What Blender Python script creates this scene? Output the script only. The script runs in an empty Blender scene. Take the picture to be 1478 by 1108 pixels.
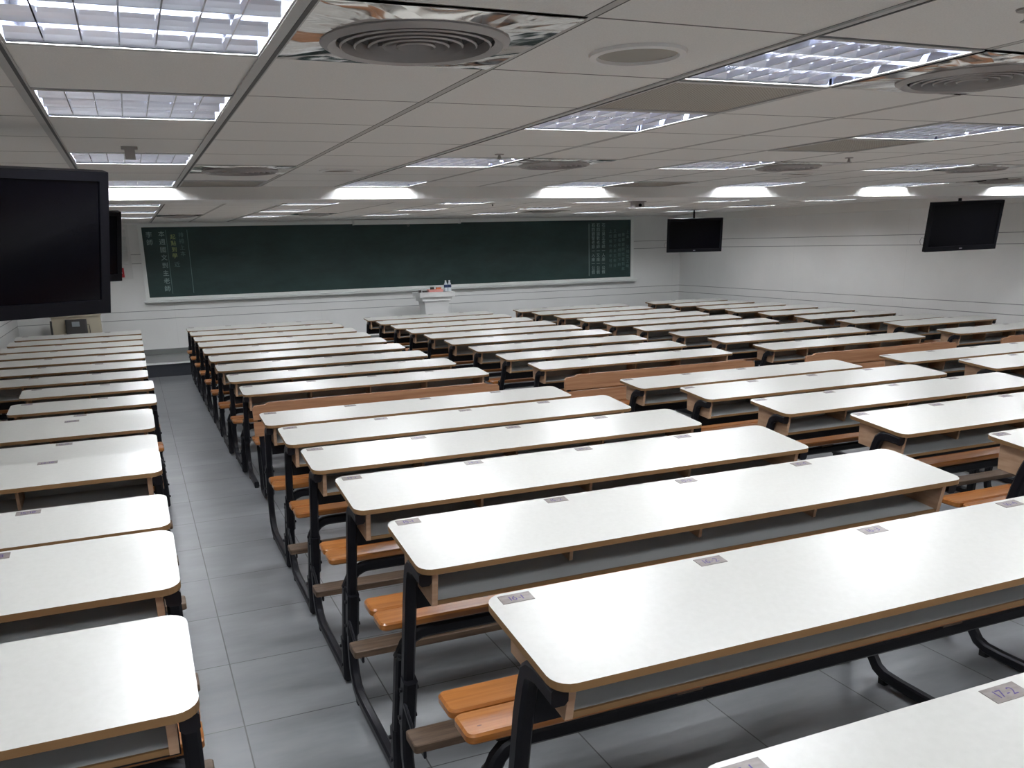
import bpy, math
from mathutils import Vector, Matrix

# ------------------------------------------------------------------ camera, world, exposure
sc = bpy.context.scene
COL = sc.collection
CAM_H = 1.873
YAW, PITCH, ROLL = math.radians(22.648), math.radians(14.387), math.radians(-1.492)
cy, sy, cp, sp, cr, sr = (math.cos(YAW), math.sin(YAW), math.cos(PITCH), math.sin(PITCH), math.cos(ROLL), math.sin(ROLL))
fwd = Vector((sy * cp, cy * cp, -sp)); right = Vector((cy, -sy, 0)); up = right.cross(fwd)
r2 = cr * right + sr * up; u2 = -sr * right + cr * up
cam_data = bpy.data.cameras.new('camera'); cam = bpy.data.objects.new('camera', cam_data); COL.objects.link(cam)
M = Matrix.Identity(4)
for i in range(3):
    M[i][0], M[i][1], M[i][2] = r2[i], u2[i], -fwd[i]
M[2][3] = CAM_H
cam.matrix_world = M
cam_data.sensor_fit = 'HORIZONTAL'; cam_data.sensor_width = 36.0
cam_data.lens = 1266.05 / 1478 * 36; cam_data.shift_y = 121.5 / 1478
cam_data.clip_start = 0.05; cam_data.clip_end = 100
sc.camera = cam

w = bpy.data.worlds.new('world'); sc.world = w; w.use_nodes = True
w.node_tree.nodes['Background'].inputs[0].default_value = (0.9, 0.95, 1, 1)
w.node_tree.nodes['Background'].inputs[1].default_value = 0.02
sc.view_settings.view_transform = 'Standard'; sc.view_settings.look = 'None'
sc.view_settings.gamma = 1.0; sc.view_settings.use_curve_mapping = False
sc.view_settings.exposure = 0.10
TUBE_POWER = 104.0
sc.cycles.max_bounces = 7; sc.cycles.diffuse_bounces = 5; sc.cycles.glossy_bounces = 4
sc.cycles.use_denoising = True
sc.cycles.sample_clamp_indirect = 6.0
sc.cycles.caustics_reflective = False; sc.cycles.caustics_refractive = False

# ------------------------------------------------------------------ materials
def new_mat(name, color, rough=0.6, metal=0.0, spec=0.5, coat=0.0):
    m = bpy.data.materials.new(name); m.use_nodes = True
    b = m.node_tree.nodes['Principled BSDF']
    b.inputs['Base Color'].default_value = (*color, 1); b.inputs['Roughness'].default_value = rough
    b.inputs['Metallic'].default_value = metal
    b.inputs['Specular IOR Level'].default_value = spec
    if coat: b.inputs['Coat Weight'].default_value = coat; b.inputs['Coat Roughness'].default_value = 0.12
    return m

class NT:
    def __init__(s, m): s.t = m.node_tree; s.b = s.t.nodes['Principled BSDF']
    def n(s, typ, **kw):
        o = s.t.nodes.new(typ)
        for k, v in kw.items(): setattr(o, k, v)
        return o
    def l(s, a, b): s.t.links.new(a, b)
    def math(s, op, a, b=None, c=None):
        o = s.n('ShaderNodeMath', operation=op)
        for i, v in enumerate((a, b, c)):
            if v is None: continue
            if isinstance(v, (int, float)): o.inputs[i].default_value = v
            else: s.l(v, o.inputs[i])
        return o.outputs[0]
    def pos(s):
        g = s.n('ShaderNodeNewGeometry'); x = s.n('ShaderNodeSeparateXYZ'); s.l(g.outputs['Position'], x.inputs[0])
        return x.outputs
    def objc(s):
        g = s.n('ShaderNodeTexCoord'); return g.outputs['Object']
    def line(s, v, off, period, hw):
        d = s.math('PINGPONG', s.math('SUBTRACT', v, off), period / 2)
        return s.math('LESS_THAN', d, hw)
    def band(s, v, at, hw):
        return s.math('LESS_THAN', s.math('ABSOLUTE', s.math('SUBTRACT', v, at)), hw)
    def mix(s, fac, a, b):
        o = s.n('ShaderNodeMix', data_type='RGBA')
        for i, v in ((0, fac), (6, a), (7, b)):
            if isinstance(v, tuple): o.inputs[i].default_value = (*v, 1) if len(v) == 3 else v
            elif isinstance(v, (int, float)): o.inputs[i].default_value = v
            else: s.l(v, o.inputs[i])
        return o.outputs[2]
    def noise(s, vec, scale, detail=4, rough=0.55, stretch=None):
        if stretch:
            mp = s.n('ShaderNodeMapping'); mp.inputs['Scale'].default_value = stretch; s.l(vec, mp.inputs[0]); vec = mp.outputs[0]
        o = s.n('ShaderNodeTexNoise'); o.inputs['Scale'].default_value = scale; o.inputs['Detail'].default_value = detail
        o.inputs['Roughness'].default_value = rough
        if vec is not None: s.l(vec, o.inputs['Vector'])
        return o.outputs['Fac']
    def ramp(s, fac, stops):
        o = s.n('ShaderNodeValToRGB'); e = o.color_ramp.elements
        while len(e) < len(stops): e.new(0.5)
        for i, (p_, c) in enumerate(stops): e[i].position = p_; e[i].color = (*c, 1)
        s.l(fac, o.inputs[0]); return o.outputs[0]
    def bump(s, h, strength=0.2, dist=0.01):
        o = s.n('ShaderNodeBump'); o.inputs['Strength'].default_value = strength; o.inputs['Distance'].default_value = dist
        s.l(h, o.inputs['Height']); s.l(o.outputs[0], s.b.inputs['Normal'])
    def color(s, c): s.l(c, s.b.inputs['Base Color'])

GX, GY = -0.2216, 1.8437          # ceiling grid phase
FX, FY = 0.205, 3.381             # floor tile phase

m_lam = new_mat('white_laminate', (0.76, 0.75, 0.71), 0.31, spec=0.6)
t = NT(m_lam); nz = t.noise(t.objc(), 60, 3); t.color(t.ramp(nz, [(0.3, (0.56, 0.555, 0.525)), (0.7, (0.59, 0.585, 0.555))]))
m_edge = new_mat('brown_edge_band', (0.22, 0.125, 0.052), 0.5)
m_boxwood = new_mat('pale_particle_board', (0.48, 0.31, 0.20), 0.5)
t = NT(m_boxwood); nz = t.noise(t.objc(), 9, 4, stretch=(1, 1, 6)); t.color(t.ramp(nz, [(0.3, (0.42, 0.26, 0.16)), (0.7, (0.54, 0.36, 0.24))]))
m_boxin = new_mat('grey_box_lining', (0.48, 0.50, 0.50), 0.5)
m_black = new_mat('black_painted_steel', (0.007, 0.007, 0.010), 0.42, spec=0.3)
m_rubber = new_mat('black_rubber', (0.01, 0.01, 0.01), 0.8)
m_pine = new_mat('orange_varnished_pine', (0.5, 0.2, 0.06), 0.28, coat=0.4)
t = NT(m_pine); oc = t.objc()
oi = t.n('ShaderNodeObjectInfo'); ad = t.n('ShaderNodeVectorMath', operation='ADD'); t.l(oc, ad.inputs[0])
cmb = t.n('ShaderNodeCombineXYZ')
for i_ in (0, 1): t.l(t.math('MULTIPLY', oi.outputs['Random'], 17.0), cmb.inputs[i_])
t.l(cmb.outputs[0], ad.inputs[1]); v_ = ad.outputs[0]
nz = t.noise(v_, 7, 5, 0.6, stretch=(0.35, 8, 8)); base = t.ramp(nz, [(0.25, (0.24, 0.072, 0.013)), (0.5, (0.38, 0.14, 0.032)), (0.78, (0.48, 0.20, 0.058))])
vo = t.n('ShaderNodeTexVoronoi'); vo.inputs['Scale'].default_value = 5.0
mp = t.n('ShaderNodeMapping'); mp.inputs['Scale'].default_value = (0.8, 2.0, 2.0); t.l(v_, mp.inputs[0]); t.l(mp.outputs[0], vo.inputs['Vector'])
kn = t.math('LESS_THAN', vo.outputs['Distance'], 0.045)
t.color(t.mix(kn, base, (0.13, 0.045, 0.015))); t.bump(nz, 0.12, 0.004)
m_pine_back = new_mat('brown_backrest_wood', (0.36, 0.17, 0.085), 0.4)
t = NT(m_pine_back); nz = t.noise(t.objc(), 6, 5, 0.6, stretch=(0.35, 6, 8)); base = t.ramp(nz, [(0.3, (0.30, 0.13, 0.06)), (0.7, (0.46, 0.24, 0.13))])
vo = t.n('ShaderNodeTexVoronoi'); vo.inputs['Scale'].default_value = 3.3; mp = t.n('ShaderNodeMapping'); mp.inputs['Scale'].default_value = (1.0, 2.2, 2.2)
t.l(t.objc(), mp.inputs[0]); t.l(mp.outputs[0], vo.inputs['Vector']); t.color(t.mix(t.math('LESS_THAN', vo.outputs['Distance'], 0.06), base, (0.07, 0.03, 0.015)))
m_foot = new_mat('worn_dark_wood', (0.10, 0.06, 0.038), 0.6)
t = NT(m_foot); nz = t.noise(t.objc(), 8, 5, 0.65, stretch=(0.5, 6, 6)); t.color(t.ramp(nz, [(0.3, (0.06, 0.036, 0.022)), (0.7, (0.17, 0.11, 0.07))]))
m_plate = new_mat('grey_label_plate', (0.27, 0.235, 0.215), 0.4)
t = NT(m_plate); nz = t.noise(t.objc(), 90, 2, stretch=(0.4, 1, 1)); t.color(t.ramp(nz, [(0.3, (0.17, 0.145, 0.13)), (0.7, (0.25, 0.215, 0.205))]))
m_ink = new_mat('purple_ink', (0.05, 0.025, 0.16), 0.5)

m_ceil = new_mat('ceiling_tile', (0.66, 0.655, 0.64), 0.85, spec=0.2)
t = NT(m_ceil); P = t.pos(); nz = t.noise(None, 900, 2)
g = t.n('ShaderNodeNewGeometry'); nz = t.noise(g.outputs['Position'], 260, 2)
base = t.ramp(nz, [(0.3, (0.76, 0.755, 0.735)), (0.7, (0.84, 0.835, 0.81))])
bar = t.line(P[0], GX, 0.6, 0.011); barE = t.math('SUBTRACT', t.line(P[0], GX, 0.6, 0.0155), bar)
yl = t.line(P[1], GY, 0.6, 0.0045)
c1 = t.mix(yl, base, (0.13, 0.125, 0.12)); c2 = t.mix(bar, c1, (0.50, 0.495, 0.48)); t.color(t.mix(barE, c2, (0.10, 0.10, 0.095)))
t.bump(nz, 0.15, 0.002)
m_tbar = new_mat('grey_runner', (0.46, 0.46, 0.45), 0.5)
m_tbar_d = new_mat('dark_reveal', (0.07, 0.07, 0.07), 0.7)

m_wall = new_mat('white_panel_wall', (0.74, 0.74, 0.745), 0.55, spec=0.35)
t = NT(m_wall); P = t.pos(); g = t.n('ShaderNodeNewGeometry')
nz = t.noise(g.outputs['Position'], 1.4, 4); base = t.ramp(nz, [(0.3, (0.85, 0.85, 0.84)), (0.7, (0.90, 0.90, 0.89))])
lz = t.band(P[2], 0.935, 0.0045)
for z_ in (0.80, 1.845, 1.70): lz = t.math('MAXIMUM', lz, t.band(P[2], z_, 0.0045))
lx = t.math('MULTIPLY', t.line(P[0], 0.6, 2.44, 0.003), t.math('LESS_THAN', P[2], 3)); ly = t.line(P[1], 0.2, 2.44, 0.003)
gm = t.n('ShaderNodeNewGeometry'); sx = t.n('ShaderNodeSeparateXYZ'); t.l(gm.outputs['Normal'], sx.inputs[0])
lx = t.math('MULTIPLY', lx, t.math('ABSOLUTE', sx.outputs[1])); ly = t.math('MULTIPLY', ly, t.math('ABSOLUTE', sx.outputs[0]))
lv = t.math('MULTIPLY', t.math('MAXIMUM', lx, ly), 0.12)
t.color(t.mix(t.math('MAXIMUM', lz, lv), base, (0.33, 0.33, 0.34)))
m_paint = new_mat('white_paint', (0.80, 0.80, 0.79), 0.5)
m_beam = new_mat('beam_paint', (0.86, 0.855, 0.83), 0.6)
m_beige = new_mat('beige_paint', (0.56, 0.50, 0.38), 0.55)
m_stage = new_mat('stage_riser', (0.045, 0.05, 0.06), 0.35)
m_stagetop = new_mat('stage_top', (0.20, 0.21, 0.205), 0.4)

m_floor = new_mat('grey_stone_tile', (0.19, 0.2, 0.21), 0.33)
t = NT(m_floor); P = t.pos(); g = t.n('ShaderNodeNewGeometry')
cellx = t.math('FLOOR', t.math('DIVIDE', t.math('SUBTRACT', P[0], FX), 0.6)); celly = t.math('FLOOR', t.math('DIVIDE', t.math('SUBTRACT', P[1], FY), 0.6))
wn = t.n('ShaderNodeTexWhiteNoise', noise_dimensions='2D'); cb = t.n('ShaderNodeCombineXYZ'); t.l(cellx, cb.inputs[0]); t.l(celly, cb.inputs[1]); t.l(cb.outputs[0], wn.inputs['Vector'])
off = t.n('ShaderNodeVectorMath', operation='MULTIPLY_ADD'); t.l(wn.outputs['Color'], off.inputs[0]); off.inputs[1].default_value = (9, 9, 9); t.l(g.outputs['Position'], off.inputs[2])
nz = t.noise(off.outputs[0], 2.2, 6, 0.6, stretch=(0.7, 2.2, 1)); base = t.ramp(nz, [(0.3, (0.14, 0.147, 0.157)), (0.7, (0.235, 0.243, 0.254))])
gr = t.math('MAXIMUM', t.line(P[0], FX, 0.6, 0.0028), t.line(P[1], FY, 0.6, 0.0028))
t.color(t.mix(gr, base, (0.04, 0.04, 0.042)))
t.l(t.math('ADD', t.math('MULTIPLY', nz, 0.18), 0.26), t.b.inputs['Roughness'])

m_green = new_mat('green_chalkboard', (0.010, 0.042, 0.038), 0.45)
t = NT(m_green); nz = t.noise(t.objc(), 1.3, 5, 0.65, stretch=(1, 1, 2.5)); t.color(t.ramp(nz, [(0.35, (0.008, 0.030, 0.028)), (0.8, (0.022, 0.062, 0.056))]))
m_frame = new_mat('white_aluminium', (0.90, 0.92, 0.90), 0.4)
m_chalk = new_mat('white_chalk', (0.34, 0.46, 0.44), 0.9)
m_chalk2 = new_mat('faint_chalk', (0.15, 0.24, 0.23), 0.9)
m_chalky = new_mat('yellow_chalk', (0.40, 0.50, 0.20), 0.9)
m_tv = new_mat('black_tv_plastic', (0.004, 0.004, 0.006), 0.45, spec=0.15)
m_scr = new_mat('black_tv_screen', (0.0015, 0.0015, 0.003), 0.14, spec=0.12)
m_silver = new_mat('grey_badge', (0.4, 0.4, 0.42), 0.3, 0.8)
m_mirror = new_mat('mirror_louvre', (0.78, 0.80, 0.88), 0.18, 1.0)
m_par = new_mat('parabolic_reflector', (0.72, 0.74, 0.82), 0.30, 1.0)
m_refl = new_mat('lamp_reflector', (0.62, 0.64, 0.72), 0.07, 1.0)
m_house = new_mat('lamp_housing', (0.7, 0.7, 0.7), 0.5)
m_tube = new_mat('fluorescent_tube', (0.9, 0.9, 0.9), 0.5)
b = m_tube.node_tree.nodes['Principled BSDF']; b.inputs['Emission Color'].default_value = (0.93, 0.96, 1.0, 1); b.inputs['Emission Strength'].default_value = TUBE_POWER
m_steel = new_mat('polished_steel', (0.78, 0.76, 0.73), 0.07, 1.0)
t = NT(m_steel); nz = t.noise(t.objc(), 1.7, 2, 0.5); t.bump(nz, 0.9, 0.08)
m_vent = new_mat('grey_vent_metal', (0.33, 0.31, 0.30), 0.4, 0.5)
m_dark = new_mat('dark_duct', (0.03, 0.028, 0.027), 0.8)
m_grille = new_mat('brown_grille_mesh', (0.2, 0.18, 0.15), 0.7)
t = NT(m_grille); P = t.pos(); h_ = t.math('MAXIMUM', t.line(P[0], 0, 0.0125, 0.0028), t.line(P[1], 0, 0.0125, 0.0028)); t.color(t.mix(h_, (0.13, 0.115, 0.095), (0.42, 0.39, 0.34)))
m_spk = new_mat('speaker_mesh', (0.27, 0.25, 0.22), 0.7)
t = NT(m_spk); P = t.pos(); h_ = t.math('MAXIMUM', t.line(P[0], 0, 0.006, 0.001), t.line(P[1], 0, 0.006, 0.001)); t.color(t.mix(h_, (0.20, 0.185, 0.16), (0.36, 0.34, 0.30)))
m_red = new_mat('red_plastic', (0.55, 0.02, 0.03), 0.4)
m_pink = new_mat('pink_paper', (0.75, 0.33, 0.30), 0.6)
m_orange = new_mat('orange_paper', (0.75, 0.20, 0.06), 0.6)
m_navy = new_mat('navy_label', (0.02, 0.04, 0.12), 0.5)
m_clear = new_mat('bottle_plastic', (0.70, 0.76, 0.80), 0.2)
m_dgrey = new_mat('dark_grey_plastic', (0.055, 0.052, 0.05), 0.5)
m_lcd = new_mat('grey_display', (0.30, 0.33, 0.36), 0.3)
m_dboard = new_mat('dark_felt', (0.05, 0.04, 0.035), 0.9)

# ------------------------------------------------------------------ mesh building
class MB:
    def __init__(s): s.v = []; s.f = []; s.m = []; s.mats = []
    def mi(s, m):
        if m not in s.mats: s.mats.append(m)
        return s.mats.index(m)
    def add(s, vs, fs, m):
        o = len(s.v); s.v += [tuple(v) for v in vs]
        ms = m if isinstance(m, list) else [m] * len(fs)
        for f, mm in zip(fs, ms): s.f.append([i + o for i in f]); s.m.append(s.mi(mm))
        return s
    def box(s, x0, x1, y0, y1, z0, z1, m):
        v = [(x, y, z) for z in (z0, z1) for y in (y0, y1) for x in (x0, x1)]
        return s.add(v, [(0, 2, 3, 1), (4, 5, 7, 6), (0, 1, 5, 4), (2, 6, 7, 3), (0, 4, 6, 2), (1, 3, 7, 5)], m)
    def slab(s, x0, x1, y0, y1, z0, z1, r, m, m_side=None, ch=0.0, seg=5):
        # plate with rounded plan corners, optional chamfer ch
        def ring(inset, z):
            rr = max(r - inset, 0.0005); out = []
            for cx, cy_, a0 in ((x1 - r, y1 - r, 0), (x0 + r, y1 - r, 90), (x0 + r, y0 + r, 180), (x1 - r, y0 + r, 270)):
                for k in range(seg + 1):
                    a = math.radians(a0 + 90 * k / seg); out.append((cx + rr * math.cos(a), cy_ + rr * math.sin(a), z))
            return out
        rings = [ring(ch, z0), ring(0, z0 + ch), ring(0, z1 - ch), ring(ch, z1)] if ch else [ring(0, z0), ring(0, z1)]
        n = len(rings[0]); vs = [p for R in rings for p in R]; fs = []; ms = []
        for k in range(len(rings) - 1):
            for i in range(n):
                j = (i + 1) % n; fs.append((k * n + i, k * n + j, (k + 1) * n + j, (k + 1) * n + i)); ms.append(m_side or m)
        fs.append(tuple(reversed(range(n)))); ms.append(m_side or m)
        fs.append(tuple(range((len(rings) - 1) * n, len(rings) * n))); ms.append(m)
        return s.add(vs, fs, ms)
    def prism(s, poly, axis, a0, a1, m):
        # poly: 2D points; axis 'x': (y,z), 'y': (x,z), 'z': (x,y)
        def P3(p, a): return {'x': (a, p[0], p[1]), 'y': (p[0], a, p[1]), 'z': (p[0], p[1], a)}[axis]
        n = len(poly); vs = [P3(p, a0) for p in poly] + [P3(p, a1) for p in poly]
        fs = [(i, (i + 1) % n, n + (i + 1) % n, n + i) for i in range(n)] + [tuple(reversed(range(n))), tuple(range(n, 2 * n))]
        return s.add(vs, fs, m)
    def bar(s, path, side, hw, hd, m):
        # rectangular tube swept along path; side = fixed unit vector across, hw half width along it, hd half depth
        side = Vector(side); pts = [Vector(p) for p in path]; n = len(pts); vs = []
        for i, p in enumerate(pts):
            d = (pts[min(i + 1, n - 1)] - pts[max(i - 1, 0)]).normalized(); nn = side.cross(d).normalized()
            for a, b_ in ((1, .6), (.6, 1), (-.6, 1), (-1, .6), (-1, -.6), (-.6, -1), (.6, -1), (1, -.6)):
                vs.append(p + side * hw * a + nn * hd * b_)
        fs = [(i * 8 + k, i * 8 + (k + 1) % 8, (i + 1) * 8 + (k + 1) % 8, (i + 1) * 8 + k) for i in range(n - 1) for k in range(8)]
        fs += [tuple(reversed(range(8))), tuple(range((n - 1) * 8, n * 8))]
        return s.add(vs, fs, m)
    def rod(s, path, r, m, seg=8):
        pts = [Vector(p) for p in path]; n = len(pts); vs = []
        ref = Vector((0, 0, 1)) if abs((pts[-1] - pts[0]).normalized().z) < 0.9 else Vector((1, 0, 0))
        for i, p in enumerate(pts):
            d = (pts[min(i + 1, n - 1)] - pts[max(i - 1, 0)]).normalized()
            rf = ref if abs(d.dot(ref)) < 0.97 else Vector((0.3, 1, 0.2)).normalized()
            a = d.cross(rf).normalized(); b_ = d.cross(a)
            for k in range(seg):
                t_ = 2 * math.pi * k / seg; vs.append(p + a * r * math.cos(t_) + b_ * r * math.sin(t_))
        fs = [(i * seg + k, i * seg + (k + 1) % seg, (i + 1) * seg + (k + 1) % seg, (i + 1) * seg + k) for i in range(n - 1) for k in range(seg)]
        fs += [tuple(reversed(range(seg))), tuple(range((n - 1) * seg, n * seg))]
        return s.add(vs, fs, m)
    def lathe(s, prof, m, c=(0, 0, 0), seg=32, closed=False):
        n = len(prof); vs = []; fs = []; ms = m if isinstance(m, list) else [m] * (n if closed else n - 1); mm = []
        for r, z in prof:
            for k in range(seg):
                a = 2 * math.pi * k / seg; vs.append((c[0] + r * math.cos(a), c[1] + r * math.sin(a), c[2] + z))
        for i in range(n if closed else n - 1):
            i2 = (i + 1) % n
            for k in range(seg):
                k2 = (k + 1) % seg; fs.append((i * seg + k, i * seg + k2, i2 * seg + k2, i2 * seg + k)); mm.append(ms[i])
        if not closed:
            if prof[0][0] > 1e-6: fs.append(tuple(reversed(range(seg)))); mm.append(ms[0])
            if prof[-1][0] > 1e-6: fs.append(tuple(range((n - 1) * seg, n * seg))); mm.append(ms[-1])
        return s.add(vs, fs, mm)
    def mesh(s, name, smooth=False):
        me = bpy.data.meshes.new(name); me.from_pydata(s.v, [], s.f)
        for m in s.mats: me.materials.append(m)
        me.polygons.foreach_set('material_index', s.m)
        if smooth: me.polygons.foreach_set('use_smooth', [True] * len(me.polygons))
        me.validate(); me.update()
        if smooth: me.set_sharp_from_angle(angle=math.radians(35))
        return me

def put(name, me, parent=None, loc=None, label=None):
    o = bpy.data.objects.new(name, me); COL.objects.link(o)
    if parent is not None: o.parent = parent
    if loc: o.location = loc
    if label: o['label'] = label
    return o
def thing(name, label, cat, loc=(0, 0, 0), rz=0.0, group=None, me=None):
    o = bpy.data.objects.new(name, me); COL.objects.link(o); o.location = loc; o.rotation_euler = (0, 0, rz)
    o['label'] = label; o['category'] = cat
    if group: o['group'] = group
    return o
def struct(name, mb, loc=None, label=None):
    o = put(name, mb.mesh(name), loc=loc, label=label); o['kind'] = 'structure'; return o
def arc(c, r, a0, a1, n, plane='yz', const=0.0):
    out = []
    for k in range(n + 1):
        a = math.radians(a0 + (a1 - a0) * k / n); u, v = c[0] + r * math.cos(a), c[1] + r * math.sin(a)
        out.append((const, u, v) if plane == 'yz' else (u, const, v))
    return out

# ------------------------------------------------------------------ room shell
X0, X1, Y0, Y1, ZC = -1.74, 10.53, -3.35, 15.9, CAM_H + 0.4686
BY0, BY1, BZ = 7.24, 7.84, CAM_H + 0.373
struct('floor', MB().box(X0 - .2, X1 + .2, Y0 - .2, Y1 + .2, -0.12, 0, m_floor))
struct('wall_front', MB().box(X0 - .2, X1 + .2, Y1, Y1 + .2, 0, ZC + .4, m_wall))
struct('wall_back', MB().box(X0 - .2, X1 + .2, Y0 - .2, Y0, 0, ZC + .4, m_wall))
struct('wall_left', MB().box(X0 - .2, X0, Y0, Y1, 0, ZC + .4, m_wall))
struct('wall_right', MB().box(X1, X1 + .2, Y0, Y1, 0, ZC + .4, m_wall))
LIGHTS = [(c, j) for c in (0, 3, 6, 9, 12, 15) for j in (-6, -3, 0, 2, 5, 8, 13, 16, 19) if not (j == 0 and c >= 9)]
LIGHTS = [(c, j) for c, j in LIGHTS if (c, j) not in ((9, 2),)] + [(9, 2)]
DIFF = [(1, 0), (4, 0), (1, 6), (4, 5), (7, 5), (10, 5), (1, 18), (4, 18), (10, 18), (13, 7)]
GRIL = [(3, 1), (6, 3), (1, 8), (7, 8), (13, 4)]
SPK = [(2, 0), (2, 6), (8, 6), (8, 15)]
holes = set(LIGHTS) | set(DIFF) | set(GRIL)
xs = sorted({X0, X1} | {GX + .6 * k for k in range(-3, 20) if X0 < GX + .6 * k < X1})
ys = sorted({Y0, Y1} | {GY + .6 * k for k in range(-9, 25) if Y0 < GY + .6 * k < Y1})
cm = MB()
for a in range(len(xs) - 1):
    for b_ in range(len(ys) - 1):
        k = round((xs[a + 1] - GX) / .6 - 1) if xs[a + 1] != X1 else 99
        j = round((ys[b_ + 1] - GY) / .6 - 1) if ys[b_ + 1] != Y1 else 99
        if (k, j) in holes: continue
        cm.add([(xs[a], ys[b_], ZC), (xs[a], ys[b_ + 1], ZC), (xs[a + 1], ys[b_ + 1], ZC), (xs[a + 1], ys[b_], ZC)], [(0, 1, 2, 3)], m_ceil)
cm.box(X0, X1, Y0, Y1, ZC + .30, ZC + .36, m_house)
struct('ceiling', cm)
struct('trim_1', MB().box(X0, X1, BY0, BY1, BZ, ZC + .02, m_beam), label='white ceiling beam crossing the room')
tr = MB()
for k, hw in ((0, .019), (1, .021), (3, .016)):
    x = GX + .6 * k
    for (a, b_) in ((Y0, BY0), (BY1, Y1)):
        tr.box(x - hw, x + hw, a, b_, ZC - .006, ZC - .001, m_tbar).box(x + hw * .25, x + hw * .75, a, b_, ZC - .0075, ZC - .005, m_tbar_d)
struct('trim_2', tr, label='grey runners of the suspended ceiling')
struct('trim_3', MB().box(X0, X1 - .085, Y1 - .09, Y1, ZC - .018, ZC - .001, m_paint), label='white strip along the top of the front wall')
struct('trim_4', MB().box(X1 - .08, X1, Y0, Y1 - .001, ZC - .135, ZC - .001, m_beam), label='boxed strip along the top of the right wall')
struct('trim_5', MB().box(X0, -1.60, 11.2, 11.9, 0, ZC - .001, m_beige), label='beige pilaster on the left wall')
struct('trim_6', MB().box(X0, X1, 14.6, Y1, 0.001, 0.205, m_stage).box(X0, X1, 14.585, Y1 - .02, .205, .216, m_stagetop)
       .box(X0, X1, 14.575, 14.6, .192, .219, m_frame), label='low platform below the chalkboard with a dark riser')
struct('baseboard_front', MB().box(X0, X1, Y1 - .018, Y1, .216, .30, m_stagetop))

# ------------------------------------------------------------------ ceiling fittings
def tile_c(k, j): return (GX + .6 * (k + .5), GY + .6 * (j + .5), ZC)
H = .295
fr = MB()   # rim + housing (recess walls and top)
for s_ in (-1, 1):
    fr.box(s_ * H if s_ < 0 else H - .020, -H + .020 if s_ < 0 else H, -H, H, -.003, -.0005, m_tbar)
    fr.box(-H + .020, H - .020, s_ * H if s_ < 0 else H - .020, -H + .020 if s_ < 0 else H, -.003, -.0005, m_tbar)
me_rim = fr.mesh('frame')
hs = MB()
for s_ in (-1, 1):
    hs.box(min(s_ * .30, s_ * .288), max(s_ * .30, s_ * .288), -.30, .30, .0, .11, m_refl)
    hs.box(-.288, .288, min(s_ * .30, s_ * .288), max(s_ * .30, s_ * .288), .0, .11, m_refl)
hs.box(-.30, .30, -.30, .30, .11, .118, m_refl)
me_hous = hs.mesh('housing')
me_tube = MB().rod([(-.268, 0, .038), (.268, 0, .038)], .013, m_tube, 10).mesh('tube', True)
lv_ = MB()
for s_ in (-.5, .5):   # long parabolic blades between the tubes and at the sides
    y = s_ * .186
    lv_.prism([(y - .003, .004), (y + .003, .004), (y + .007, .012), (y + .014, .022), (y + .024, .030), (y - .024, .030), (y - .014, .022), (y - .007, .012)], 'x', -.277, .277, m_par)
for s_ in (-1, 1):
    y = s_ * .281; pr = [(y, .003), (y - s_ * .006, .006), (y - s_ * .012, .018), (y - s_ * .022, .030), (y, .030)]
    lv_.prism(pr if s_ > 0 else pr[::-1], 'x', -.277, .277, m_par)
for i in range(1, 7):
    x = -.277 + .554 * i / 7
    lv_.prism([(x - .0018, .004), (x + .0018, .004), (x + .004, .020), (x - .004, .020)], 'y', -.277, .277, m_mirror)
me_louv = lv_.mesh('louvre')
colname = {0: 'leftmost', 3: 'second', 6: 'third', 9: 'fourth', 12: 'fifth', 15: 'rightmost'}
rowname = {-6: 'hindmost row behind the camera', -3: 'row behind the camera', 0: 'nearest row overhead', 2: 'second row overhead', 5: 'row midway to the beam',
           8: 'row touching the near face of the beam', 13: 'first row beyond the beam', 16: 'middle row beyond the beam', 19: 'last row before the chalkboard'}
for k, j in LIGHTS:
    t_ = thing('ceiling_light', f"square louvred ceiling light, {colname[k]} of {rowname[j]}" if k in (0, 15) else f"square louvred ceiling light, {colname[k]} from left in {rowname[j]}",
               'ceiling light', tile_c(k, j), 0, 'louvred lights in the ceiling')
    put('frame', me_rim, t_); put('housing', me_hous, t_); put('louvre', me_louv, t_)
    for y in (-.186, 0, .186): put('tube', me_tube, t_, (0, y, 0))
# round air diffusers on steel plates
pl = MB(); N = 32; R0 = .222
inner = [(R0 * math.cos(2 * math.pi * i / N), R0 * math.sin(2 * math.pi * i / N)) for i in range(N)]
outer = []
for (x, y) in inner:
    s_ = .292 / max(abs(x), abs(y)); outer.append((x * s_, y * s_))
pv = [(x, y, -.004) for x, y in outer] + [(x, y, -.010) for x, y in inner] + [(x, y, .004) for x, y in outer] + [(x, y, .004) for x, y in inner]
pf = []
for i in range(N):
    j = (i + 1) % N
    pf += [(i, j, N + j, N + i), (2 * N + j, 2 * N + i, 3 * N + i, 3 * N + j), (i, 2 * N + i, 2 * N + j, j), (N + i, N + j, 3 * N + j, 3 * N + i)]
pl.add(pv, pf, m_steel); me_plate = pl.mesh('plate')
me_collar = MB().lathe([(.222, -.012), (.205, -.022), (.186, -.012), (.186, .006), (.222, .006)], m_vent, closed=True).mesh('collar', True)
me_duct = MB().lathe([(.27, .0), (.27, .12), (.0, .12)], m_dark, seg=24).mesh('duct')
def vring(r): return MB().lathe([(r, -.018), (r - .004, -.021), (r - .017, .022), (r - .013, .024)], m_vent, closed=True).mesh('ring', True)
me_rings = [vring(r) for r in (.178, .145, .112, .079, .046)]
me_spoke = MB().box(-.18, .18, -.003, .003, -.006, .004, m_vent).box(-.003, .003, -.18, .18, -.006, .004, m_vent).mesh('spoke')
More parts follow.
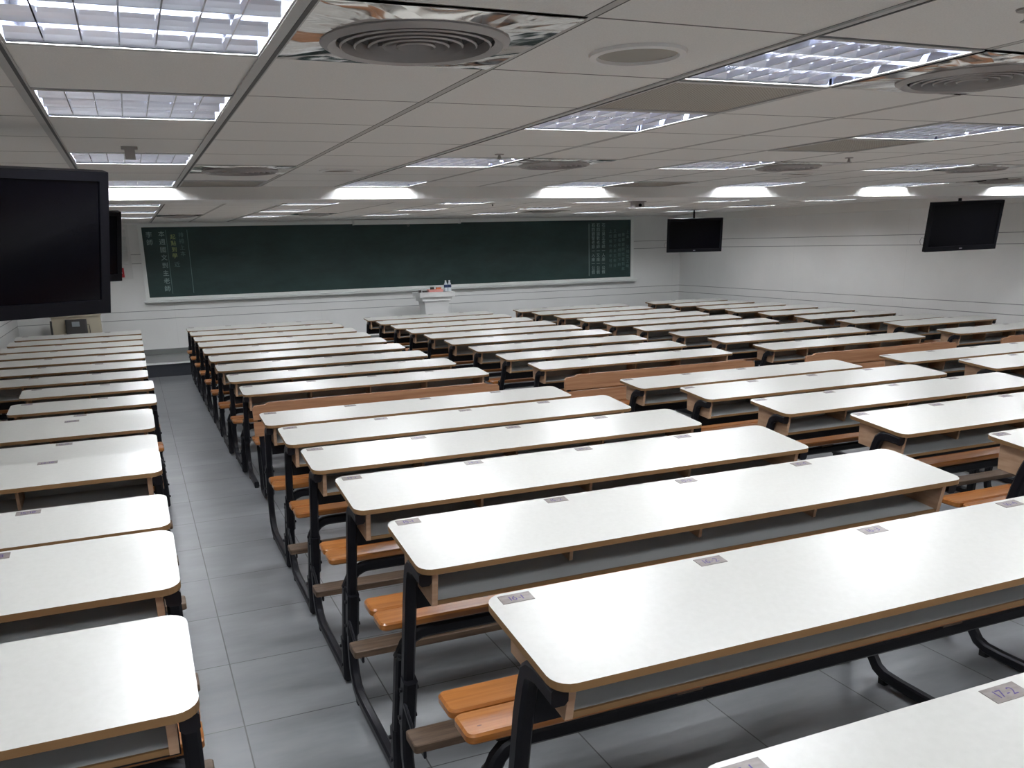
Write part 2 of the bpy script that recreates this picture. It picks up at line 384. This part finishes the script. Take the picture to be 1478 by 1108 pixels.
dl = {(1, 0): 'large and nearest, left of the round speaker', (4, 0): 'at the top right beside the brightest light', (1, 6): 'far on the left before the beam', (4, 5): 'at mid ceiling before the beam',
      (7, 5): 'right of the middle light before the beam', (10, 5): 'far right before the beam', (1, 18): 'left one near the chalkboard', (4, 18): 'second one near the chalkboard',
      (10, 18): 'right one near the chalkboard', (13, 7): 'near the right wall'}
for k, j in DIFF:
    t_ = thing('air_diffuser', f"round air diffuser on a shiny square plate, {dl[(k, j)]}", 'air vent', tile_c(k, j), math.radians(0), 'round air diffusers')
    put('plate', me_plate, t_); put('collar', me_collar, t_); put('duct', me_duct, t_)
    for r_ in me_rings: put('ring', r_, t_)
    sp_ = put('spoke', me_spoke, t_); sp_.rotation_euler = (0, 0, math.radians(42))
gf = MB()
for s_ in (-1, 1):
    gf.box(min(s_ * .297, s_ * .272), max(s_ * .297, s_ * .272), -.297, .297, -.005, .01, m_tbar)
    gf.box(-.272, .272, min(s_ * .297, s_ * .272), max(s_ * .297, s_ * .272), -.005, .01, m_tbar)
me_gf = gf.mesh('frame'); me_gm = MB().box(-.28, .28, -.28, .28, .000, .008, m_grille).mesh('mesh')
gl = {(3, 1): 'between the two nearest lights at centre right', (6, 3): 'behind the light at upper right', (1, 8): 'left one touching the beam', (7, 8): 'centre right one touching the beam', (13, 4): 'far right one over the right-hand desks'}
for k, j in GRIL:
    t_ = thing('return_grille', f"brown perforated return air grille, {gl[(k, j)]}", 'air vent', tile_c(k, j), 0, 'perforated ceiling grilles')
    put('frame', me_gf, t_); put('grille_mesh', me_gm, t_)
me_sr = MB().lathe([(.128, 0), (.126, -.008), (.108, -.010), (.104, 0)], m_paint, closed=True).mesh('ring', True)
me_sm = MB().lathe([(.0, -.006), (.06, -.005), (.106, -.002)], m_spk).mesh('speaker_cover', True)
sl = {(2, 0): 'large and near, beside the big diffuser', (2, 6): 'small one left of centre before the beam', (8, 6): 'small one right of centre before the beam', (8, 15): 'one beyond the beam'}
for k, j in SPK:
    c_ = tile_c(k, j); t_ = thing('ceiling_speaker', f"round ceiling speaker, {sl[(k, j)]}", 'speaker', (c_[0], c_[1], ZC - .0005), 0, 'round ceiling speakers')
    put('ring', me_sr, t_); put('speaker_cover', me_sm, t_)
me_s1 = MB().lathe([(.026, 0), (.024, -.004), (.0, -.005)], m_vent, seg=16).mesh('escutcheon', True)
me_s2 = MB().lathe([(.007, -.004), (.007, -.020), (.005, -.024)], m_vent, seg=10).box(-.010, .010, -.0015, .0015, -.024, -.012, m_vent).mesh('nozzle')
me_s3 = MB().lathe([(.014, -.024), (.015, -.026), (.0, -.028)], m_vent, seg=14).mesh('deflector')
for (k, j), d_ in (((3.50, -.58), 'at the top right corner'), ((3.56, 4.68), 'just before the middle light'), ((7.47, 4.51), 'small, far right of the nearer one'), ((7.3, 14.2), 'beyond the beam')):
    t_ = thing('fire_sprinkler', f"small pendant fire sprinkler {d_}", 'sprinkler', (GX + .6 * k, GY + .6 * j, ZC - .0005), 0, 'ceiling sprinklers')
    put('escutcheon', me_s1, t_); put('nozzle', me_s2, t_); put('deflector', me_s3, t_)
t_ = thing('ceiling_sensor', 'small grey square sensor hanging from the ceiling above the left aisle', 'sensor', (GX + .6 * .47, GY + .6 * 4.55, ZC), 0)
put('base', MB().box(-.035, .035, -.02, .02, -.012, -.001, m_vent).mesh('base'), t_); put('sensor_body', MB().box(-.022, .022, -.022, .022, -.055, -.012, m_vent).mesh('sensor_body'), t_)
t_ = thing('security_camera', 'small grey box camera under the ceiling beyond the beam', 'camera', (5.95, 9.95, ZC), 0)
put('bracket', MB().box(-.1, .1, -.05, .05, -.012, -.001, m_vent).mesh('bracket'), t_)
put('camera_body', MB().box(-.065, .065, -.06, .06, -.08, -.012, m_vent).mesh('camera_body'), t_)
put('lens', MB().rod([(0, -.058, -.05), (0, -.075, -.05)], .02, m_scr, 12).mesh('lens'), t_)

# ------------------------------------------------------------------ desks with attached benches
_cache = {}
def cached(key, fn):
    if key not in _cache: _cache[key] = fn()
    return _cache[key]
def DDf(Hh): return .35 if Hh < .85 or 1.005 < Hh < 1.012 else (.36 if Hh < .93 else .385)      # depth of the top
def TLf(Hh): return .07 if Hh < .85 or 1.005 < Hh < 1.012 else (.09 if Hh < .93 else .105)      # its slope towards the seat
glyphs = {}
def glyph(ch, font_size=1.0):
    if ch not in glyphs:
        cu = bpy.data.curves.new('g', 'FONT'); cu.body = ch; cu.size = font_size; cu.resolution_u = 2
        ob = bpy.data.objects.new('g', cu); COL.objects.link(ob)
        dg = bpy.context.evaluated_depsgraph_get(); dg.update()
        me = bpy.data.meshes.new_from_object(ob.evaluated_get(dg))
        vs = [v.co.copy() for v in me.vertices]; fs = [tuple(p.vertices) for p in me.polygons]
        bpy.data.objects.remove(ob); bpy.data.curves.remove(cu); bpy.data.meshes.remove(me)
        x0 = min((v.x for v in vs), default=0); x1 = max((v.x for v in vs), default=.3)
        glyphs[ch] = (vs, fs, x0, x1)
    return glyphs[ch]
def text_mb(mb, s_, size, cx, cy_, z, m, plane='xy', squeeze=1.0, gap=.10, center_each=False):
    adv = 0; items = []
    for ch in s_:
        vs, fs, a, b_ = glyph(ch); items.append((vs, fs, adv - a)); adv += (b_ - a) + gap
    tot = adv - gap
    for vs, fs, o in items:
        pts = []
        for v in vs:
            x = cx + (v.x + o - tot / 2) * size * squeeze; y = cy_ + (v.y - .36) * size
            pts.append((x, y, z) if plane == 'xy' else (x, z, y))
        mb.add(pts, fs if plane == 'xy' else fs, m)
def slope(mb, Hh):
    mb.v = [(x, y, z + y * TLf(Hh)) for x, y, z in mb.v]; return mb
def num_mesh(s_):
    def f():
        mb = MB(); text_mb(mb, s_, .028, 0, 0, .0012, m_ink); return mb.mesh('seat_number')
    return cached(('num', s_), f)

def side_frame_mesh(Hh, skid=.69):
    def f():
        mb = MB(); zt = Hh - .042; TL = TLf(Hh)
        # runs under the top, bends down, leans forward, bends into the skid, runs back to the bench leg
        path = [(0, .03 - DDf(Hh), zt - (DDf(Hh) - .03) * TL), (0, -.27, zt - .27 * TL), (0, -.235, zt - .034), (0, -.212, zt - .05), (0, -.197, zt - .085), (0, -.170, zt - .17)]
        path += [(0, -.03, .26), (0, -.022, .17), (0, -.035, .105), (0, -.07, .06), (0, -.115, .040), (0, -.20, .034), (0, -skid, .030)]
        mb.bar(path, (1, 0, 0), .019, .023, m_black)
        # telescopic sleeve with bolts
        mb.bar([(0, -.108, .50), (0, -.045, .30)], (1, 0, 0), .024, .029, m_black)
        for z_, y_ in ((.46, -.095), (.34, -.057)):
            mb.rod([(-.032, y_, z_), (.032, y_, z_)], .008, m_black, 8)
        return mb.mesh('side_frame', True)
    return cached(('sf', Hh, skid), f)
def bench_frame_mesh(wd, S):
    def f():
        mb = MB(); xl = wd / 2 - .02; zb = S - .068; r = .09
        path = [(-xl, -.705, .012), (-xl, -.72, .18), (-xl, -.825, zb - r)]
        path += [(-xl + r - r * math.cos(math.radians(a)), -.85, zb - r + r * math.sin(math.radians(a))) for a in (15, 35, 55, 75, 90)]
        path += [(-p[0], p[1], p[2]) for p in reversed(path)]
        n = len(path); h = n // 2
        mb.bar(path[:4], (1, 0, 0), .017, .022, m_black)
        mb.bar(path[2:n - 2], (0, 1, 0), .018, .021, m_black)
        mb.bar(path[n - 4:], (1, 0, 0), .017, .022, m_black)
        for s_ in (-1, 1):
            mb.bar([(s_ * xl, -.706, .02), (s_ * xl, -.727, .22)], (1, 0, 0), .022, .027, m_black)
            mb.bar([(s_ * (xl - .02), -.665, S - .034), (s_ * (xl - .02), -.885, S - .034)], (1, 0, 0), .018, .006, m_black)
            for z_ in (.09, .18): mb.rod([(s_ * xl - .03, -.716, z_), (s_ * xl + .03, -.716, z_)], .008, m_black, 8)
        return mb.mesh('bench_frame', True)
    return cached(('bf', wd, S), f)
def box_mesh(wd, Hh):
    def f():
        mb = MB(); zt = Hh - .0185; zb = Hh - (.119 if Hh > 1.05 else .145); xl = wd / 2 - .055
        D = DDf(Hh) - .36; side = [(-.05, zt), (-.05, zb), (-.300 - D, zb), (-.325 - D, zt)]
        for s_ in (-1, 1): mb.prism(side, 'x', s_ * xl - .009, s_ * xl + .009, m_boxwood)
        mb.box(-xl + .009, xl - .009, -.062, -.05, zb, zt, m_boxin)
        mb.box(-xl + .009, xl - .009, -.292 - D, -.062, zb, zb + .012, m_boxin); mb.box(-xl + .009, xl - .009, -.298 - D, -.292 - D, zb, zb + .0125, m_edge)
        ns = max(2, round(wd / .53)); dv = [(-.062, zt), (-.062, zb + .013), (-.22, zb + .013), (-.24, zt)]
        for i in range(1, ns):
            x = -xl + 2 * xl * i / ns; mb.prism(dv, 'x', x - .006, x + .006, m_boxwood)
        slope(mb, Hh)
        return mb.mesh('book_box')
    return cached(('box', wd, Hh), f)
def desk_unit(loc, wd, Hh, label, row_no, seat0, bench=True, xoff=.03, ext=.055, pdrop=.25, bs=0.0):
    t_ = thing('school_desk', label, 'desk', loc, 0, 'long white desks with attached wooden benches')
    h = wd / 2; S = round(Hh - .27, 3); key = (wd, Hh)
    put('desktop', cached(('top',) + key, lambda: slope(MB().slab(-h, h, -DDf(Hh), 0, Hh - .018, Hh, .045, m_lam, m_edge), Hh).mesh('desktop')), t_)
    put('book_box', box_mesh(wd, Hh), t_)
    for s_ in (-1, 1):
        o = put('side_frame', side_frame_mesh(Hh, round(.69 - bs, 3) if bench else .46), t_, (s_ * (h - .022), 0, 0))
        put('rubber_foot', cached('foot', lambda: MB().slab(-.016, .016, -.13, -.09, 0.0, .03, .008, m_rubber).mesh('rubber_foot')), o)
        put('rubber_foot', cached('foot2', lambda: MB().slab(-.016, .016, -.02, .02, 0.0, .02, .008, m_rubber).mesh('rubber_foot')), o, (0, -.66 + bs if bench else -.44, 0))
    put('modesty_panel', cached(('mp', pdrop) + key, lambda: MB().box(-h + .045, h - .045, -.16, -.148, Hh - pdrop, Hh - (.138 if Hh > 1.05 else .163), m_black).mesh('modesty_panel')), t_)
    if bench:
        for y in (-.715, -.842):
            put('seat_plank', cached(('sp', ext) + key, lambda: MB().slab(-h - ext, h + ext, -.058, .058, S - .028, S, .022, m_pine, ch=.006).mesh('seat_plank', True)), t_, (0, y + bs, 0))
        put('bench_frame', bench_frame_mesh(wd, S), t_, (0, bs, 0))
        for x in (-h * .45, h * .45):
            put('support_block', cached(('sb', S), lambda: MB().box(-.04, .04, -.875, -.68, S - .046, S - .0285, m_foot).mesh('support_block')), t_, (x, bs, 0))
    if Hh > .87:
        F = Hh - .635
        ft = put('footrest', cached(('fr',) + key, lambda: MB().slab(-h - .028, h + .028, -.310, -.205, F - .03, F, .012, m_foot, ch=.003).mesh('footrest')), t_)
        for s_ in (-1, 1):
            put('footrest_bracket', cached(('fb', F), lambda: MB().bar([(0, -.06, F + .05), (0, -.09, F + .03), (0, -.20, F - .037), (0, -.31, F - .037)], (1, 0, 0), .005, .014, m_black).mesh('footrest_bracket')), ft, (s_ * (h - .004), 0, 0))
    ns = round(wd / .53)
    for i in range(ns):
        npl = put('number_plate', cached('plate', lambda: MB().box(-.039, .039, -.019, .019, 0, .001, m_plate).mesh('number_plate')), t_, (-h + xoff + .04 + .53 * i, -.031, Hh - .031 * TLf(Hh)))
        npl.rotation_euler = (math.atan(TLf(Hh)), 0, 0)
        put('seat_number', num_mesh(f'{row_no}-{seat0 + i}'), npl)
    return t_

ORD = ['', 'first', 'second', 'third', 'fourth', 'fifth', 'sixth', 'seventh', 'eighth', 'ninth', 'tenth', 'eleventh', 'twelfth', 'thirteenth', 'fourteenth', 'fifteenth', 'sixteenth', 'seventeenth']
YF = dict(zip(range(1, 17), (14.07, 13.285, 12.45, 11.67, 10.865, 10.06, 9.22, 8.41, 7.60, 5.86, 5.04, 4.285, 3.47, 2.655, 1.75, .935)))
HH = {n: .77 for n in range(1, 10)}
HH.update({10: .837, 11: .889, 12: .919, 13: .967, 14: 1.014, 15: 1.093, 16: 1.13})
YL = dict(YF); YL.update({1: 14.12, 10: 6.49, 11: 5.766, 12: 5.065, 13: 4.19, 14: 3.38, 15: 2.61, 16: 1.95})
HL = {n: .77 for n in range(1, 10)}; HL.update({10: .83, 11: .918, 12: .918, 13: 1.01, 14: 1.01, 15: 1.10, 16: 1.10})
W4, W3, W2 = 2.13, 1.61, 1.03
blocks = [('left of the aisle', -.777, 1.62, YL, HL, range(1, 17), 16, .07),
          ('right of the aisle', 1.722, W4, YF, HH, range(1, 17), 1, .03),
          ('in the middle block', 4.41, W4, YF, HH, range(1, 16), 5, .03),
          ('in the fourth block', 7.015, W4, YF, HH, range(1, 14), 9, .03),
          ('along the right wall', 9.385, W3, YF, HH, range(1, 12), 13, .03)]
for bn, cx, wd, Ys, Hs, rows, s0, xo in blocks:
    for n in rows:
        Hh = Hs[n]; w_ = wd; c_ = cx; y_ = Ys[n]
        if bn.startswith('left') and n in (8, 9): w_ = W2; c_ = .065 - W2 / 2
        elif bn.startswith('left') and n > 9: c_ = .022 - wd / 2
        if bn.startswith('along') and n == 8: Hh = .798
        if bn.startswith('right') and n in (8, 9): c_ += .03 if n == 8 else .055
        if bn.startswith('right') and n == 15: c_ -= .008
        row_no = n if n <= 9 else n + 1
        what = {10: 'taller white desk', 16: 'tallest white desk'}.get(n, 'white desk' if n < 10 else 'tall white desk')
        if w_ == W2: what = 'short two-seat white desk'
        lab = f"{what}, {ORD[n]} row from the chalkboard, {bn}"
        if bn.startswith('right') and n == 15: lab = 'big near white desk, its first plate reading 16-1, right of the aisle'
        if bn.startswith('right') and n == 16: lab = 'white desk cut off by the bottom right corner, first plate reading 17-1'
        if bn.startswith('left') and n == 16: lab = 'near white desk cut off at the bottom left corner'
        bench = not (n == 9 and not bn.startswith('left'))
        if n == 16 and not bn.startswith('left'): bench = False
        desk_unit((c_, y_, 0), round(w_, 3), Hh, lab, row_no, s0, bench, xo, .004 if bn.startswith('left') else .055, .45 if (bn.startswith('in the middle') and n == 14) else .25,
                  round(max(0, .81 - (Ys[n] - Ys.get(n + 1, -9))), 3))

# benches with backrests closing the ninth row
def back_board(wd, z0, z1, shoulder):
    h = wd / 2
    if shoulder:
        poly = [(-h, z0), (h, z0), (h, z1 - .035), (h - .015, z1 - .018), (h - .09, z1 - .014), (h - .12, z1), (-h + .12, z1), (-h + .09, z1 - .014), (-h + .015, z1 - .018), (-h, z1 - .035)]
    else: poly = [(-h, z0), (h, z0), (h, z1), (-h, z1)]
    return MB().prism(poly, 'y', -.012, .012, m_pine_back)
def backed_bench(x, y, wd, label, top=.765, rz=0.0):
    t_ = thing('wooden_bench', label, 'bench', (x, y, 0), rz, 'wooden benches with backrests')
    h = wd / 2
    for k, (a, b_, sh) in enumerate(((top - .125, top, True), (top - .25, top - .14, False))):
        o = put('backrest_board', back_board(wd, a, b_, sh).mesh('backrest_board'), t_)
    for y_ in (.075, .195): put('seat_plank', MB().slab(-h, h, y_ - .056, y_ + .056, .442, .47, .02, m_pine, ch=.006).mesh('seat_plank', True), t_)
    for s_ in (-1, 1):
        mb = MB(); x_ = s_ * (h - .05)
        mb.bar([(x_, .027, top - .05), (x_, .027, .10), (x_, .035, .05), (x_, .07, .024), (x_, .24, .024), (x_, .255, .06), (x_, .255, .432)], (1, 0, 0), .018, .014, m_black)
        mb.bar([(x_, .03, .428), (x_, .26, .428)], (1, 0, 0), .018, .013, m_black)
        put('leg', mb.mesh('leg', True), t_)
    put('stretcher', MB().box(-h + .06, h - .06, .13, .16, .41, .435, m_black).mesh('stretcher'), t_)
    return t_
backed_bench(1.70, 6.69, 1.98, 'brown bench with plank backrest behind the ninth desk right of the aisle')
backed_bench(4.29, 6.69, 1.98, 'brown bench with plank backrest in the middle block gap')
backed_bench(6.88, 6.69, 1.98, 'brown bench with plank backrest in the gap of the fourth block')
backed_bench(9.30, 6.69, 1.50, 'brown bench with plank backrest partly cut off at the right edge')
backed_bench(-1.40, 7.78, .56, 'short wooden bench end showing at the left edge beside two-seat desk', top=.79)

# ------------------------------------------------------------------ televisions
def television(name_label, c, yaw, tilt, cable=None, roll=0.0):
    t_ = thing('television', name_label, 'television', (c[0], c[1], c[2]), 0, 'black hanging televisions')
    t_.rotation_euler = (math.radians(tilt), math.radians(roll), yaw)
    Wd, Ht = .93, .555
    mb = MB()
    for a in ((-Wd / 2, -Wd / 2 + .035, -Ht / 2, Ht / 2), (Wd / 2 - .035, Wd / 2, -Ht / 2, Ht / 2), (-Wd / 2 + .035, Wd / 2 - .035, Ht / 2 - .035, Ht / 2), (-Wd / 2 + .035, Wd / 2 - .035, -Ht / 2, -Ht / 2 + .055)):
        mb.box(a[0], a[1], -.03, .02, a[2], a[3], m_tv)
    put('bezel', mb.mesh('bezel'), t_)
    put('screen', MB().box(-Wd / 2 + .033, Wd / 2 - .033, -.022, .0, -Ht / 2 + .05, Ht / 2 - .033, m_scr).mesh('screen'), t_)
    put('back_cover', MB().box(-Wd / 2 + .01, Wd / 2 - .01, .0, .035, -Ht / 2 + .01, Ht / 2 - .01, m_tv).box(-.26, .26, .035, .075, -.18, .16, m_tv).mesh('back_cover'), t_)
    put('badge', MB().box(-.018, .018, -.0315, -.029, -Ht / 2 + .022, -Ht / 2 + .032, m_silver).mesh('badge'), t_)
    # pole is vertical in the world: a child with the inverse rotation
    pole = MB().rod([(0, 0, -.05), (0, 0, ZC - c[2] - .005)], .019, m_black, 12).box(-.06, .06, -.06, .06, ZC - c[2] - .012, ZC - c[2] - .001, m_black)
    o = put('mount_pole', pole.mesh('mount_pole'), t_)
    R = t_.rotation_euler.to_matrix(); Ri = R.inverted()
    o.rotation_mode = 'QUATERNION'; o.rotation_quaternion = Ri.to_quaternion()
    bk = Ri @ (R @ Vector((0, .095, 0))); o.location = bk
    put('mount_plate', MB().box(-.12, .12, .075, .09, -.1, .1, m_black).mesh('mount_plate'), t_)
    if cable:
        pts = [(-Wd / 2 + .02, .04, -.13), (-Wd / 2 - .02, .04, -.12), (-Wd / 2 - .035, .04, -.16), (-Wd / 2 - .02, .04, -.20), (-Wd / 2 + .02, .04, -.21)]
        put('cable', MB().rod(pts, .003, m_vent, 6).mesh('cable'), t_)
    return t_
y1 = math.radians(27)
television('big near black television hanging at the left edge', (-.078 - .465 * math.cos(y1), 3.97 - .465 * math.sin(y1), 1.914), y1, 14)
television('second black television half hidden behind the nearest one', (-.057 - .465 * math.cos(y1), 7.98 - .465 * math.sin(y1), 1.930), y1, 14)
television('smaller black television hanging in the far right corner', (8.90, 13.0, 1.925), math.radians(-24), 7, True)
television('black television hanging near the right wall at the right edge', (8.96, 7.68, 1.935), math.radians(-12), 9, True, -1.0)

# ------------------------------------------------------------------ chalkboard and front wall
t_ = thing('chalkboard', 'long green chalkboard with white frame on the front wall', 'chalkboard', (4.79, 15.9, 1.70), 0)
board_ = t_
L_, R_, B_, T_ = .177 - 4.79, 9.40 - 4.79, 1.065 - 1.70, 2.318 - 1.70
il, ir, ib, it = .236 - 4.79, 9.335 - 4.79, 1.150 - 1.70, 2.268 - 1.70
put('board_surface', MB().box(il, ir, -.03, -.004, ib, it, m_green).mesh('board_surface'), t_)
fm = MB().box(L_, il, -.055, -.002, B_, T_, m_frame).box(ir, R_, -.055, -.002, B_, T_, m_frame).box(il, ir, -.055, -.002, it, T_, m_frame).box(il, ir, -.055, -.002, B_ + .03, ib, m_frame)
put('board_frame', fm.mesh('board_frame'), t_)
put('chalk_tray', MB().prism([(-.002, B_), (-.002, B_ + .03), (-.10, B_ + .03), (-.115, B_ + .045), (-.125, B_ + .04), (-.115, B_ + .005), (-.10, B_)], 'x', L_ - .03, R_ + .05, m_frame).mesh('chalk_tray'), t_)
def chalk_col(s_, x, ztop, step, size, m):
    ch = MB()
    for i, c_ in enumerate(s_):
        if c_ != ' ': text_mb(ch, c_, size, x - 4.79, ztop - step * i - 1.70, -.0306, m, 'xz')
    put('chalk_writing', ch.mesh('chalk_writing'), board_)
def chalk_line(xa, za, xb, zb, m=None, wd_=.008):
    a = Vector((xa - 4.79, 0, za - 1.70)); b_ = Vector((xb - 4.79, 0, zb - 1.70)); n_ = (b_ - a).cross(Vector((0, 1, 0))).normalized() * wd_ / 2
    ch = MB(); ch.add([(p.x, -.0306, p.z) for p in (a - n_, a + n_, b_ + n_, b_ - n_)], [(0, 1, 2, 3)], m or m_chalk2)
    put('chalk_line', ch.mesh('chalk_line'), board_)
chalk_col('李師', .34, 2.15, .12, .10, m_chalk)
chalk_col('本週國文到主老師', .53, 2.16, .125, .10, m_chalk)
chalk_col('起點到學', .70, 2.11, .10, .085, m_chalky)
chalk_col('    近', .72, 2.11, .11, .09, m_chalk2)
chalk_col('排排上本', .83, 2.14, .10, .085, m_chalk2)
chalk_line(.60, 2.22, .60, 1.20); chalk_line(.93, 2.22, .93, 1.20)
chalk_line(8.395, 2.20, 8.395, 1.20, m_chalk, .010)
for x, s_ in ((8.49, '石四劉警老節一入座一公假'), (8.60, '石四國數老師一又座一公假'), (8.72, '石三吳主老師一人座一公假')):
    chalk_col(s_, x, 2.17, .082, .078, m_chalk if x < 8.7 else m_chalk)
for x, s_, z_ in ((8.88, '上校組作用年可分', 2.05), (8.98, '又國下校本主年分', 2.05), (9.08, '相名年相百下的', 1.97), (9.17, '重要查師性查到部', 1.98), (9.27, '上本 又相性工時', 2.03)):
    chalk_col(s_, x, z_, .095, .072, m_chalk2)

t_ = thing('projection_screen_case', 'white rolled-up projection screen case above the chalkboard centre', 'projection screen', (4.68, 15.78, 2.285), 0)
put('case', MB().slab(-.98, .98, -.045, .055, -.035, .045, .012, m_frame).mesh('case'), t_)
for s_ in (-1, 1): put('end_cap', MB().box(min(s_ * .98, s_ * .995), max(s_ * .98, s_ * .995), -.05, .058, -.04, .05, m_paint).mesh('end_cap'), t_)
put('pull_ring', MB().rod([(.018 * math.cos(a / 8 * 6.283), -.02, -.055 + .018 * math.sin(a / 8 * 6.283)) for a in range(9)], .003, m_vent, 6).mesh('pull_ring'), t_)

t_ = thing('louvred_vent', 'white louvred wall vent left of the chalkboard', 'vent', (-.27, 15.9, 1.86), 0)
vf = MB()
for a in ((-.33, -.29, -.40, .46), (.26, .30, -.40, .46), (-.29, .26, .42, .46), (-.29, .26, -.40, -.36)): vf.box(a[0], a[1], -.03, -.001, a[2], a[3], m_paint)
put('frame', vf.mesh('frame'), t_)
vs_ = MB()
for i in range(10):
    z_ = .38 - i * .055; vs_.prism([(-.008, z_), (-.026, z_ - .046), (-.020, z_ - .05), (-.004, z_ - .006)], 'x', -.29, .26, m_paint)
put('slats', vs_.mesh('slats'), t_)
put('lower_panel', MB().box(-.29, .26, -.02, -.001, -.36, -.17, m_paint).mesh('lower_panel'), t_)
t_ = thing('alarm_box', 'small red alarm box on the white vent beside the far television', 'alarm', (-.15, 15.878, 1.565), 0)
put('casing', MB().slab(-.05, .05, -.03, .0, -.075, .075, .012, m_red).mesh('casing'), t_); put('call_button', MB().rod([(0, -.03, 0), (0, -.04, 0)], .022, m_paint, 12).mesh('call_button'), t_)

# lectern on the platform
t_ = thing('lectern', 'white tapering lectern standing on the platform below the chalkboard', 'lectern', (4.92, 15.22, .216), 0)
def taper(mb, secs, m, seg=1):
    # secs: (z, halfwidth, front y, back y)
    vs = []; 
    for z_, hw, ya, yb in secs: vs += [(-hw, ya, z_), (hw, ya, z_), (hw, yb, z_), (-hw, yb, z_)]
    n = len(secs); fs = [(i * 4 + k, i * 4 + (k + 1) % 4, (i + 1) * 4 + (k + 1) % 4, (i + 1) * 4 + k) for i in range(n - 1) for k in range(4)] + [(3, 2, 1, 0), tuple(range(n * 4 - 4, n * 4))]
    return mb.add(vs, fs, m)
put('body', taper(MB(), [(0, .20, -.16, .16), (.05, .19, -.15, .15), (.45, .205, -.155, .155), (.60, .22, -.165, .165), (.70, .235, -.18, .18)], m_paint).mesh('body'), t_)
put('base', MB().slab(-.24, .24, -.2, .2, 0, .04, .02, m_paint).mesh('base'), t_)
put('neck', MB().slab(-.275, .275, -.20, .20, .70, .77, .015, m_paint).mesh('neck'), t_)
put('top', MB().slab(-.325, .325, -.235, .235, .77, .855, .02, m_paint).mesh('top'), t_)
ztop = .216 + .855
def bottle(x, y, lab):
    q = thing('water_bottle', lab, 'bottle', (x, y, ztop), 0, 'bottles on the lectern')
    put('bottle_body', MB().lathe([(.03, 0), (.032, .01), (.032, .12), (.014, .16), (.013, .17)], m_clear, seg=16).mesh('bottle_body', True), q)
    put('label_wrap', MB().lathe([(.0328, .065), (.0328, .115)], m_navy, seg=16).mesh('label_wrap'), q, label='navy blue label')
    put('cap', MB().lathe([(.015, .168), (.015, .188), (.0, .189)], m_paint, seg=12).mesh('cap'), q)
bottle(5.13, 15.14, 'left water bottle with navy label on the lectern'); bottle(5.20, 15.14, 'right water bottle with navy label on the lectern')
pk = thing('pink_tray', 'shallow pink paper tray lying on the lectern top', 'tray', (4.93, 15.13, ztop), 0)
put('tray_shell', MB().slab(-.14, .12, -.07, .07, 0, .006, .01, m_pink).box(-.14, .12, -.07, -.065, .004, .045, m_pink).box(-.14, .12, .065, .07, .004, .045, m_pink).box(-.14, -.135, -.065, .065, .004, .045, m_pink).box(.115, .12, -.065, .065, .004, .045, m_pink).mesh('tray_shell'), pk)
for i_, (x, dx, z_, m_, nm, lb) in enumerate(((4.99, .045, .06, m_orange, 'chalk_box', 'orange chalk box standing in the pink tray'), (4.87, .03, .075, m_dboard, 'chalk_eraser', 'dark felt eraser leaning up in the pink tray'))):
    q = thing(nm, lb, 'chalk box' if i_ == 0 else 'eraser', (x, 15.13, ztop + .0065), 0)
    put('carton' if i_ == 0 else 'felt_pad', MB().slab(-dx, dx, -.025, .025, 0, z_, .006, m_).mesh('block'), q)
    put('lid' if i_ == 0 else 'handle', MB().slab(-dx - .002, dx + .002, -.027, .027, z_ + .0002, z_ + .012, .006, m_pink if i_ == 0 else m_paint).mesh('lid'), q)
for x, lb in ((4.72, 'dark eraser at the left end of the lectern top'), (4.63, 'round dark knob-like eraser on the lectern left corner')):
    q = thing('chalk_eraser', lb, 'eraser', (x, 15.08, ztop), 0); z_ = .028 if x > 4.7 else .04; w_ = .045 if x > 4.7 else .022
    put('felt_pad', MB().slab(-w_, w_, -.025, .025, 0, z_ * .6, .01, m_dboard).mesh('felt_pad'), q)
    put('handle', MB().slab(-w_, w_, -.025, .025, z_ * .6 + .0002, z_, .01, m_dgrey).mesh('handle'), q)

# beige cabinet with control unit at the far left on the platform
t_ = thing('control_cabinet', 'beige cabinet with dark control unit at the far left front', 'cabinet', (-.87, 15.35, .216), 0)
put('body', MB().box(-.34, .34, -.13, .22, 0, .73, m_beige).mesh('body'), t_)
put('top_board', MB().slab(-.355, .355, -.16, .23, .73, .755, .01, m_beige).mesh('top_board'), t_)
cu_ = put('control_unit', MB().slab(-.15, .15, -.25, -.13, .40, .69, .045, m_dgrey).mesh('control_unit', True), t_)
put('display', MB().box(-.055, .05, -.254, -.249, .585, .66, m_lcd).mesh('display'), cu_)
put('side_handle', MB().bar([(-.345, -.16, .30), (-.345, -.20, .34), (-.345, -.20, .62), (-.345, -.16, .67)], (1, 0, 0), .014, .02, m_dgrey).mesh('side_handle'), t_)
put('cable', MB().rod([(.15, -.16, .60), (.175, -.16, .605), (.18, -.16, .58), (.18, -.15, .36)], .005, m_dgrey, 6).mesh('cable'), t_)
